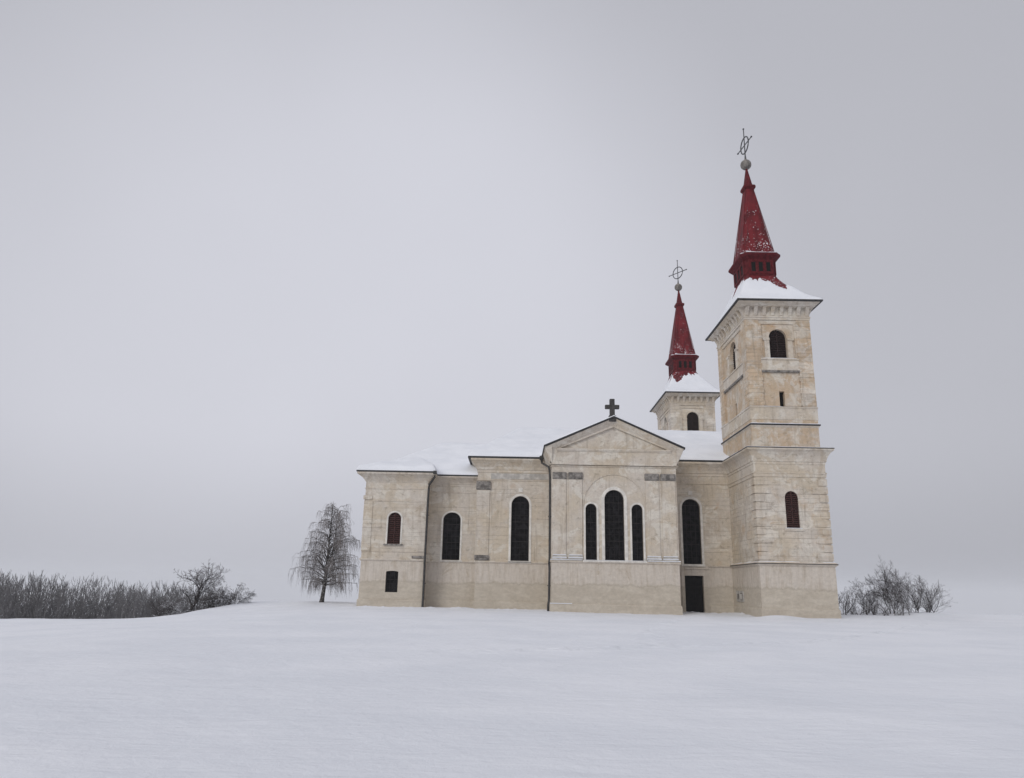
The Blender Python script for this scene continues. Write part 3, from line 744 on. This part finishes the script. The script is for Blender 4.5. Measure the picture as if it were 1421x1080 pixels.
    def rim(pts, seed):
        prev=None
        for i,(px,py,nx,ny,wd) in enumerate(pts):
            h_ = max(.015,.11*(.7+.9*nz(px,py,seed,1.3)+.3*nz(px,py,seed,4)))
            sec=[(px-nx*.06,py-ny*.06,25.79),(px-nx*.08,py-ny*.08,25.79+h_*.8),(px-nx*wd*.5,py-ny*wd*.5,25.82+h_),(px-nx*wd,py-ny*wd,25.82+h_*.9),(px-nx*wd,py-ny*wd,25.78)]
            if prev: s.loft([prev,sec],0,False,False)
            prev=sec
    cf=[(x,y) for x,y,_ in chrect(1.60,2.05,.44,0,0,OY)]
    nr=[(0,-1),(.707,-.707),(1,0),(.707,.707),(0,1),(-.707,.707),(-1,0),(-.707,-.707)]
    for k in range(8):
        a=cf[k]; b=cf[(k+1)%8]; n_=nr[k]
        rim([(a[0]+(b[0]-a[0])*i/20,a[1]+(b[1]-a[1])*i/20,n_[0],n_[1],.30) for i in range(21)],sd+k)
    s.build('snow_cap', M['ledge'], t)
    bl = MB(); rings=[]
    for i in range(13):
        th = pi*i/12; rr=max(.02,.45*sin(th)); rings.append([(rr*cos(2*pi*k/20),.65+rr*sin(2*pi*k/20),34.86-.45*cos(th)) for k in range(20)])
    bl.loft(rings,0); bl.tube([(0,.65,35.25),(0,.65,35.42)],.1,8)
    bl.build('finial_ball', M['ball'], t, smooth=True)
    return t

def cross_part(t, dx, dy, ang):
    """wrought-iron cross with a ring round its crossing"""
    mb = MB(); ca,sa = cos(ang),sin(ang)
    cx,cy,zc = dx, dy+.65, 36.72
    def P(u,z): return (cx+u*ca, cy+u*sa, z)
    mb.tube([P(0,35.3),P(0,38.25)],[.055,.04],6)
    mb.tube([P(-1.28,zc),P(1.28,zc)],.045,6)
    n=28; ring=[P(.72*cos(2*pi*i/n),zc+.72*sin(2*pi*i/n)) for i in range(n+1)]
    mb.tube(ring,.055,6,cap=False)
    for u,z in ((0,38.3),(-1.3,zc),(1.3,zc)):
        mb.bevbox(P(u,z)[0]-.06,P(u,z)[0]+.06,P(u,z)[1]-.06,P(u,z)[1]+.06,z-.06,z+.06,.02)
    mb.tube([P(0,35.3),P(0,35.75)],[.10,.055],6)
    return mb.build('iron_cross', M['iron'], t, origin=(cx,cy,35.3))

tower = make_tower(M['wall_belfry'])
cross_part(tower,0,0,math.radians(98))
S2 = 26.6
t2 = tower.copy(); col.objects.link(t2)
t2.location = tower.location + Vector((0,S2,0)); WORLD[t2.name] = WORLD[tower.name]+Vector((0,S2,0))
me2 = t2.data.copy(); t2.data = me2
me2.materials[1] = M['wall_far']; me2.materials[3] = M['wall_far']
for ch in list(tower.children):
    if ch.name.startswith('iron_cross'): continue
    c = ch.copy(); col.objects.link(c); c.parent = t2
    if ch.name.startswith('snow_cover'): c.scale.x = -1
cross_part(t2,0,S2,math.radians(128))

# meter box on the flank of the near tower
n_ = MB()
n_.bevbox(-2.62,-2.54,-.18,1.40,-.66,.06,.015,0); n_.box(-2.635,-2.615,-.05,.5,-.56,-.04,1); n_.box(-2.635,-2.615,.72,1.22,-.50,-.10,1); n_.box(-2.64,-2.61,-.24,1.46,.06,.10,0)
for k in range(3): n_.box(-2.645,-2.63,.05+.15*k,.10+.15*k,-.5,-.12,2)
nb = n_.build('meter_box', [M['greystone'],M['stone'],M['surround']])
tag(nb,'small grey meter box on the flank of the near tower','meter box')

# ------------------------------------------------------------------ ground
PRINTS=[]
_r=random.Random(3)
for (x0,y0,x1,y1,n) in ((-21,-36,-9,-30,22),(-9,-30,4,-12,34),(4,-12,9,-2,16),(-15,-33,-12.5,-20,18),(-12.5,-20,-5.6,-1,26)):
    for i in range(n):
        f=(i+.5)/n; s_=1 if i%2 else -1; L=math.hypot(x1-x0,y1-y0); ux,uy=(x1-x0)/L,(y1-y0)/L
        PRINTS.append((x0+(x1-x0)*f-uy*.16*s_+_r.uniform(-.1,.1),y0+(y1-y0)*f+ux*.16*s_+_r.uniform(-.1,.1)))
PCELL={}
for p in PRINTS: PCELL.setdefault((int(p[0]//2),int(p[1]//2)),[]).append(p)
def gz(x,y):
    z = -1.55 + .022*nz(x,y,9.,.7) + .010*nz(x,y,11.,1.9) + .05*nz(x,y,1.,.06) + .03*nz(x,y,4.,.25)
    # the knoll dips towards the left edge
    z -= .62*sstep(-29,-43,x)*sstep(16,-6,y)
    z += .16*sstep(-4,9,y)*sstep(-29,-36,x)
    z += .25*sstep(8,14,x)*sstep(-6,6,y)
    d1 = (-41.0+.06*min(y,20)-x)*1.0
    if y < -9: d1 -= (-9-y)*1.6
    bx = sstep(-33,-25,x)*sstep(16,5,x)
    d2 = y-(11.5+26*bx + (0 if x<0 else -4.5*(1-bx)))
    d = 0.
    for q in (d1,d2):
        if q > 0: d = max(d, .5*q*q/(q+5.))
    z -= 9*(1-exp(-d/9)) + 190*(1-exp(-max(0,d-42)/230))
    if d < 1:
        # soft drifts banked against the walls and trodden lumps by the side door
        near = exp(-((y+.2-3.2*sstep(-7.3,-6.5,x)*sstep(-2.7,-3.2,x))/1.2)**2)
        if -31 < x < 3: z += .13*near*(.45+nz(x,y,2.,.9)+.8*nz(x,y,6.,3.1))
        lump = exp(-((x+3.8)/2.6)**2)*exp(-((y-.6)/1.5)**2)
        z += lump*(.05+.20*max(0,nz(x,y,8.,1.7)))
        lump = exp(-((x+1.8)/1.3)**2)*exp(-((y+4.9)/.8)**2)
        z += lump*.18
    if -24<x<12 and -38<y<2:
        ci,cj=int(x//2),int(y//2)
        for a in (-1,0,1):
            for b in (-1,0,1):
                for (px,py_) in PCELL.get((ci+a,cj+b),()):
                    q2=((x-px)**2+(y-py_)**2)
                    if q2<.6: z += -.17*exp(-q2/.035)+.045*exp(-(sqrt(q2)-.32)**2/.014)
    # a trodden path across the field
    py = -17 + 3.0*sin(x*.11) + .22*(x+19)
    q = (y-py)
    if abs(q) < 2.5 and x > -15: z += (-.05*exp(-(q/.45)**2)+.03*exp(-((abs(q)-.75)/.3)**2))*(.6+nz(x,y,6.,1.5))*sstep(-15,-8,x)
    return z
def stretch(c0,c1,st,lim,grow=1.16):
    a = lin(c0,c1,st); d=st; x=c1
    while x < lim: d*=grow; x+=d; a.append(x)
    d=st; x=c0; pre=[]
    while x > -lim: d*=grow; x-=d; pre.append(x)
    return pre[::-1]+a
gx = stretch(-46,17,.24,3200,1.18); gy = stretch(-56,12,.24,3200,1.18)
g = MB()
nyy=len(gy)
for x in gx:
    for y in gy:
        z = gz(x,y); r = math.hypot(x+14,y)
        if r > 250: z += min(1,(r-250)/600)*(10+14*nz(x,y,0.,.0022))-0
        g.v.append((x,y,z))
for i in range(len(gx)-1):
    for j in range(nyy-1):
        a=i*nyy+j; g.f.append((a,a+nyy,a+nyy+1,a+1)); g.m.append(0)
ground = g.build('snow_field', M['ground'], smooth=True, origin=(-19,-30,-1.6), recalc=False)
tag(ground, kind='structure')

# ------------------------------------------------------------------ trees
def rvec(R): 
    while True:
        v = Vector((R.uniform(-1,1),R.uniform(-1,1),R.uniform(-1,1)))
        if .05 < v.length < 1: return v.normalized()
def grow(mb, R, p, d, L, r, depth, P, m=0):
    """a branch as one tapering tube, with side shoots"""
    n = max(3,int(L/P['seg'])+1); st = L/n
    pts=[Vector(p)]; rad=[r]; d=Vector(d).normalized(); dirs=[d.copy()]
    for i in range(n):
        d = (d + rvec(R)*P['wob'] + Vector((0,0,P['up'][min(depth,len(P['up'])-1)]))*st).normalized()
        pts.append(pts[-1]+d*st); rad.append(max(P['rmin'], r*(1-.85*(i+1)/n))); dirs.append(d.copy())
    mb[0 if depth<=P['trunkdepth'] else 1].tube(pts,rad,6 if r>.05 else 3,0,cap=False)
    if depth >= P['maxd']: return
    k = P['kids'][depth]; k = int(L*k+R.random())
    for j in range(k):
        t = P['from'][depth]+(1-P['from'][depth])*((j+R.random())/max(1,k)); i = min(n,max(1,int(t*n)))
        dd = dirs[i]; ax = rvec(R); side = dd.cross(ax)
        if side.length < .1: continue
        side.normalize(); a = math.radians(R.uniform(*P['ang']))
        nd = dd*cos(a)+side*sin(a)
        grow(mb,R,pts[i],nd,L*R.uniform(*P['ratio'])*(1.1-.5*t),max(P['rmin'],rad[i]*P['rr']),depth+1,P)
def bare_tree(name, loc, height, P, seed, label, cat, mats, stems=1, lean=(0,0,1), spread=.3, r0=.14, group=None, names=('trunk','crown'), foot=.25):
    R = random.Random(seed); t = empty(name, loc)
    tag(t,label,cat,group)
    mb=[MB(),MB()]
    for s in range(stems):
        d = Vector(lean)+ (Vector((R.uniform(-1,1),R.uniform(-1,1),0))*spread if stems>1 else Vector())
        off = Vector((R.uniform(-1,1)*foot,R.uniform(-1,1)*foot,-.25)) if stems>1 else Vector((0,0,-.25))
        grow(mb,R,Vector(loc)+off,d,height*(R.uniform(.75,1.05) if stems>1 else 1),r0*(R.uniform(.6,1) if stems>1 else 1),0,P)
    for q,nm,mt in zip(mb,names,mats):
        if q.v: q.build(nm,mt,t,origin=loc,recalc=False)
    return t
def gl(x,y,dz=0): return (x,y,gz(x,y)+dz)

# weeping birch beside the sacristy
def birch(loc, H, seed):
    R = random.Random(seed); t = empty('weeping_birch', loc)
    tag(t,'tall bare weeping birch with drooping twigs standing left of the church','tree')
    tk, cr = MB(), MB()
    L = Vector(loc)
    def trunk(z):  # gently leaning stem
        f=z/H; return L+Vector((.02+.42*max(0,f)**.7-.08*f, .1*sin(f*5), z))
    pts=[trunk(-.2+ (H*.97+.2)*i/16) for i in range(17)]
    tk.tube(pts,[max(.02,.19*(1-.93*i/16)+ (.07 if i==0 else 0)) for i in range(17)],7,cap=False)
    # second leader
    q=[trunk(H*.36)+Vector((0,0,0)),trunk(H*.45)+Vector((.28,.1,0)),trunk(H*.60)+Vector((.42,.15,0)),trunk(H*.8)+Vector((.5,.1,0))]
    tk.tube(q,[.09,.08,.055,.02],5,cap=False)
    env = lambda z: 3.05*(1-(z/H))**.62+.30
    nb=125
    for b in range(nb):
        f = (b+R.random())/nb; z = H*(.145+.77*f**1.15)
        a = R.uniform(0,2*pi) if R.random()<.55 else (R.choice((0,pi))+R.uniform(-.6,.6))
        ln = env(min(H*.97,z+.9*(1-f)))*R.uniform(.45,1.08)
        base = trunk(z) if R.random()<.75 or z<H*.45 else trunk(z)+Vector((.45,.12,0))
        o = Vector((cos(a),sin(a),0)); rise = R.uniform(.45,1.25)*(1 if f>.15 else .6)
        n=9; bp=[base]
        for i in range(1,n+1):
            s=i/n
            h = rise*ln*(1.55*s-1.05*s*s)
            bp.append(base+o*(ln*s**1.15)+Vector((R.uniform(-.10,.10),R.uniform(-.10,.10),h+R.uniform(-.09,.09))))
        r_=.060*(1-.7*f)
        tk.tube(bp,[max(.012,r_*(1-.8*i/n)) for i in range(n+1)],4,cap=False)
        # hanging twigs
        nt = int(4+ln*11)
        for k in range(nt):
            s = .22+.78*R.random(); i=min(n-1,int(s*n)); p0=bp[i].lerp(bp[i+1],s*n-i)
            drop = R.uniform(.3,1.5)*(.6+.5*(1-f))*(.6+.5*s); drop = min(drop, max(.25,(p0.z-L.z)*R.uniform(.45,.95)))
            oo = Vector((cos(a+R.uniform(-1.3,1.3)),sin(a+R.uniform(-1.3,1.3)),0))
            sp_ = R.uniform(.10,.38)
            tw=[p0,p0+oo*sp_*.55+Vector((0,0,.05)),p0+oo*sp_+Vector((0,0,-drop*.35)),p0+oo*sp_*1.12+Vector((R.uniform(-.05,.05),0,-drop*.7)),p0+oo*sp_*1.1+Vector((R.uniform(-.1,.1),R.uniform(-.1,.1),-drop))]
            tw=[Vector((v.x,v.y,max(v.z,L.z+.03))) for v in tw]
            cr.tube(tw,[.010,.008,.007,.006,.004],3,cap=False)
            if R.random()<.5:
                p1=tw[2]; e=p1+Vector((R.uniform(-.25,.25),R.uniform(-.25,.25),-drop*.45)); e.z=max(e.z,L.z+.03)
                cr.tube([p1,(p1+e)/2+Vector((0,0,.06)),e],[.009,.008,.006],3,cap=False)
    # fine spray at the very top
    for k in range(40):
        p0=trunk(H*R.uniform(.86,.97)); e=p0+Vector((R.uniform(-.35,.35),R.uniform(-.35,.35),R.uniform(.1,.55)))
        cr.tube([p0,(p0+e)/2+Vector((0,0,.08)),e],[.011,.009,.006],3,cap=False)
    tk.build('trunk',M['bark_birch'],t,origin=loc,recalc=False); cr.build('crown',M['twig_birch'],t,origin=loc,recalc=False)
birch(gl(-34.9,9.0),8.35,5)

# old fruit tree on the left edge of the knoll, with low arching shrubs beside it
PF=dict(seg=.16,wob=.22,up=[.10,.10,.04,0],rmin=.009,trunkdepth=1,maxd=4,kids=[4.6,4.4,4.4,4.4],ang=(28,66),ratio=(.40,.72),rr=.58)
PF['from']=[.26,.18,.15,.1]
bare_tree('fruit_tree',gl(-43.9,4.0,.0),3.9,PF,22,'gnarled bare fruit tree leaning right on the left edge of the snowy knoll','tree',(M['bark'],M['twig']),lean=(.36,0,1),r0=.15)
PS=dict(seg=.15,wob=.20,up=[-.30,-.26,-.2,-.1],rmin=.009,trunkdepth=0,maxd=3,kids=[6.5,7.0,7.0,0],ang=(20,60),ratio=(.35,.62),rr=.6)
PS['from']=[.15,.1,.1,.1]
bare_tree('shrub',gl(-42.6,6.3),2.1,PS,31,'low arching shrub just right of the leaning fruit tree','shrub',(M['twig'],M['twig_snow']),stems=11,spread=.9,r0=.035,names=('stems','twigs'))
bare_tree('shrub',gl(-41.4,7.0),2.0,PS,32,'snow dusted arching shrub, rightmost of the bushes left of the birch','shrub',(M['twig'],M['twig_snow']),stems=12,spread=1.1,r0=.03,names=('stems','twigs'))
bare_tree('shrub',gl(-45.3,3.2),2.0,PS,33,'dark tangled shrub at the foot of the leaning fruit tree','shrub',(M['twig'],M['twig']),stems=10,spread=.9,r0=.035,names=('stems','twigs'))

# thicket right of the church
PR=dict(seg=.17,wob=.20,up=[.16,.22,.12,.05],rmin=.006,trunkdepth=0,maxd=3,kids=[5.0,5.4,5.6,0],ang=(15,48),ratio=(.30,.66),rr=.6)
PR['from']=[.05,.1,.1,.1]
GR='bare frosted trees right of the tower'
for (x,y,h,st,sd,lab,mt,sp_) in (
    (6.4,4.6,2.5,4,41,'small thin bare sapling with upright twigs nearest the tower corner',('bark','twig_snow'),.22),
    (8.3,5.8,1.55,11,42,'low snow laden bush between the upright sapling and the dark tree',('twig','twig_snow'),.6),
    (11.3,6.2,3.75,5,43,'tallest dark bare tree with a dense crown right of the tower',('bark','twig'),.26),
    (10.2,4.2,1.6,12,44,'low white frosted bush in front of the tallest dark tree',('twig','twig_snow'),.75),
    (10.0,7.6,2.5,7,48,'frosted upright tree just behind and left of the tallest dark tree',('bark','twig_snow'),.32),
    (13.0,6.6,3.35,5,45,'dark bare tree standing close on the right of the tallest one',('bark','twig'),.30),
    (14.6,7.4,2.6,7,46,'shorter frosted tree at the right end of the thicket',('bark','twig_snow'),.45)):
    bare_tree('bare_tree' if h>2.3 else 'bush',gl(x,y),h,PR,sd,lab,'tree' if h>2.3 else 'bush',(M[mt[0]],M[mt[1]]),stems=st,spread=sp_,r0=.045,group=GR,names=('trunk','crown') if h>2.3 else ('stems','twigs'),foot=.55 if h>2.3 else 1.1)

# wood in the valley on the left: reads as one mass
def far_wood():
    R=random.Random(77); mb=MB()
    for k in range(1900):
        d=R.uniform(0,1)
        x=-128+R.random()*77; y=2+R.random()*30
        if x>-57: y = max(y, 12+R.random()*20)
        zb=gz(x,y); dist=math.hypot(x+19,y+55.4)
        top = .55+.45*nz(x,y,3.,.10)+R.uniform(-1.5,.45)-.15 - 1.3*sstep(-70,-54,x)
        base=zb-.3
        if top-base<1.5: continue
        H=top-base
        p=Vector((x,y,base)); lean=Vector((R.uniform(-.05,.05),R.uniform(-.05,.05),1))
        mb.tube([p,p+lean*H*.55,p+lean*H],[.06,.045,.012],3,cap=False)
        for q in range(16):
            z=H*R.uniform(.12,.97); o=p+lean*z; L=(H-z)*.30+R.uniform(.35,.9); a=R.uniform(0,2*pi)
            dd=Vector((cos(a)*.55,sin(a)*.55,1)).normalized()
            e=o+dd*L
            mid=(o+e)/2+Vector((cos(a)*.08,sin(a)*.08,-.05))
            mb.tube([o,mid,e],[.026,.020,.010],3,cap=False)
            for w in range(2):
                a2=a+R.uniform(-1.2,1.2); o2=o.lerp(e,R.uniform(.3,.8)); e2=o2+Vector((cos(a2)*.5,sin(a2)*.5,.9))*R.uniform(.25,.6)
                mb.add([o2+Vector((.012,0,0)),o2-Vector((.012,0,0)),e2],[(0,1,2)])
    o=mb.build('bare_wood',M['wood_far'],None,recalc=False)
    tag(o,'grey bare winter wood in the valley beyond the left edge of the knoll','wood',kind='stuff')
far_wood()

# ------------------------------------------------------------------ winter haze
hz = MB(); hz.box(-9000,9000,-9000,9000,-260,60)
hm = bpy.data.materials.new('haze air'); hm.use_nodes = True
hn = hm.node_tree.nodes; hn.remove(hn['Principled BSDF'])
pv = hn.new('ShaderNodeVolumePrincipled'); pv.inputs['Color'].default_value=(.86,.87,.885,1); pv.inputs['Density'].default_value=.00032; pv.inputs['Anisotropy'].default_value=0
hm.node_tree.links.new(pv.outputs[0], hn['Material Output'].inputs['Volume'])
ho = hz.build('haze', hm); tag(ho, kind='stuff')

# ------------------------------------------------------------------ sky, sun, camera
w = bpy.data.worlds.new('World'); sc.world = w; w.use_nodes = True
nt = w.node_tree; N = nt.nodes; Lk = nt.links
bg = N['Background']
SUN_EL, SUN_AZ = math.radians(26), math.radians(216)   # azimuth measured clockwise from +Y
sky = N.new('ShaderNodeTexSky'); sky.sky_type='NISHITA'; sky.sun_disc=False; sky.sun_elevation=SUN_EL; sky.sun_rotation=SUN_AZ
sky.air_density=1; sky.dust_density=4; sky.ozone_density=1
hs = N.new('ShaderNodeHueSaturation'); hs.inputs['Saturation'].default_value=.12; Lk.new(sky.outputs[0],hs.inputs['Color'])
tc = N.new('ShaderNodeTexCoord')
ns = N.new('ShaderNodeTexNoise'); ns.inputs['Scale'].default_value=1.3; ns.inputs['Detail'].default_value=3; ns.inputs['Roughness'].default_value=.5
Lk.new(tc.outputs['Generated'],ns.inputs['Vector'])
mr = N.new('ShaderNodeMapRange'); mr.inputs[1].default_value=.25; mr.inputs[2].default_value=.75; mr.inputs[3].default_value=.92; mr.inputs[4].default_value=1.06
Lk.new(ns.outputs['Fac'],mr.inputs[0])
# thin bright patch in the cloud cover
dp = N.new('ShaderNodeVectorMath'); dp.operation='DOT_PRODUCT'; Lk.new(tc.outputs['Generated'],dp.inputs[0])
v = Vector((-.26,1.0,.31)).normalized(); dp.inputs[1].default_value=v
m2 = N.new('ShaderNodeMapRange'); m2.interpolation_type='SMOOTHSTEP'; m2.inputs[1].default_value=.80; m2.inputs[2].default_value=.985; m2.inputs[3].default_value=.77; m2.inputs[4].default_value=1.03
Lk.new(dp.outputs['Value'],m2.inputs[0])
mu = N.new('ShaderNodeMath'); mu.operation='MULTIPLY'; Lk.new(mr.outputs[0],mu.inputs[0]); Lk.new(m2.outputs[0],mu.inputs[1])
# overcast: a little duller at the horizon, much brighter overhead
sx_ = N.new('ShaderNodeSeparateXYZ'); Lk.new(tc.outputs['Generated'],sx_.inputs[0])
h1 = N.new('ShaderNodeMapRange'); h1.interpolation_type='SMOOTHSTEP'; h1.inputs[1].default_value=-.02; h1.inputs[2].default_value=.20; h1.inputs[3].default_value=.80; h1.inputs[4].default_value=1.0
h2 = N.new('ShaderNodeMapRange'); h2.interpolation_type='SMOOTHSTEP'; h2.inputs[1].default_value=.66; h2.inputs[2].default_value=.97; h2.inputs[3].default_value=1.0; h2.inputs[4].default_value=1.7
for h_ in (h1,h2): Lk.new(sx_.outputs[2],h_.inputs[0])
m3 = N.new('ShaderNodeMath'); m3.operation='MULTIPLY'; Lk.new(h1.outputs[0],m3.inputs[0]); Lk.new(h2.outputs[0],m3.inputs[1])
m4 = N.new('ShaderNodeMath'); m4.operation='MULTIPLY'; Lk.new(mu.outputs[0],m4.inputs[0]); Lk.new(m3.outputs[0],m4.inputs[1])
cl = N.new('ShaderNodeVectorMath'); cl.operation='SCALE'; cl.inputs[0].default_value=(6.15,6.22,6.85); Lk.new(m4.outputs[0],cl.inputs['Scale'])
mx = N.new('ShaderNodeMix'); mx.data_type='RGBA'; mx.inputs[0].default_value=.93
Lk.new(hs.outputs[0],mx.inputs[6]); Lk.new(cl.outputs[0],mx.inputs[7])
Lk.new(mx.outputs[2],bg.inputs['Color']); bg.inputs['Strength'].default_value=.1

sd_ = bpy.data.lights.new('sun','SUN'); sd_.energy=1.0; sd_.angle=math.radians(25); sd_.color=(1,.97,.92)
so = bpy.data.objects.new('sun',sd_); col.objects.link(so)
dirv = Vector((sin(SUN_AZ)*cos(SUN_EL), cos(SUN_AZ)*cos(SUN_EL), sin(SUN_EL)))
so.rotation_euler = dirv.to_track_quat('Z','Y').to_euler(); so.location=(-30,-60,40)

cam = bpy.data.cameras.new('camera'); co = bpy.data.objects.new('camera',cam); col.objects.link(co)
cam.sensor_fit='HORIZONTAL'; cam.sensor_width=36; cam.lens=36*1036.6/1421; cam.clip_start=.1; cam.clip_end=40000
Rm = ((0.9998256418517788,0.0009357417281327255,0.018649672466208855),(-0.017781411923513884,-0.2572386800734351,0.9661842903215117),(-0.005701516086529594,0.9663474457264,0.2571771896044))
right,up,fwd = [Vector(r) for r in Rm]
mat = Matrix((( right.x,up.x,-fwd.x,-19.0384),(right.y,up.y,-fwd.y,-55.4339),(right.z,up.z,-fwd.z,0.0),(0,0,0,1)))
co.matrix_world = mat
sc.camera = co
sc.view_settings.view_transform='Standard'; sc.view_settings.look='None'; sc.view_settings.exposure=.05; sc.view_settings.gamma=1
sc.render.engine='CYCLES'
sc.cycles.max_bounces=6; sc.cycles.diffuse_bounces=4; sc.cycles.volume_bounces=2
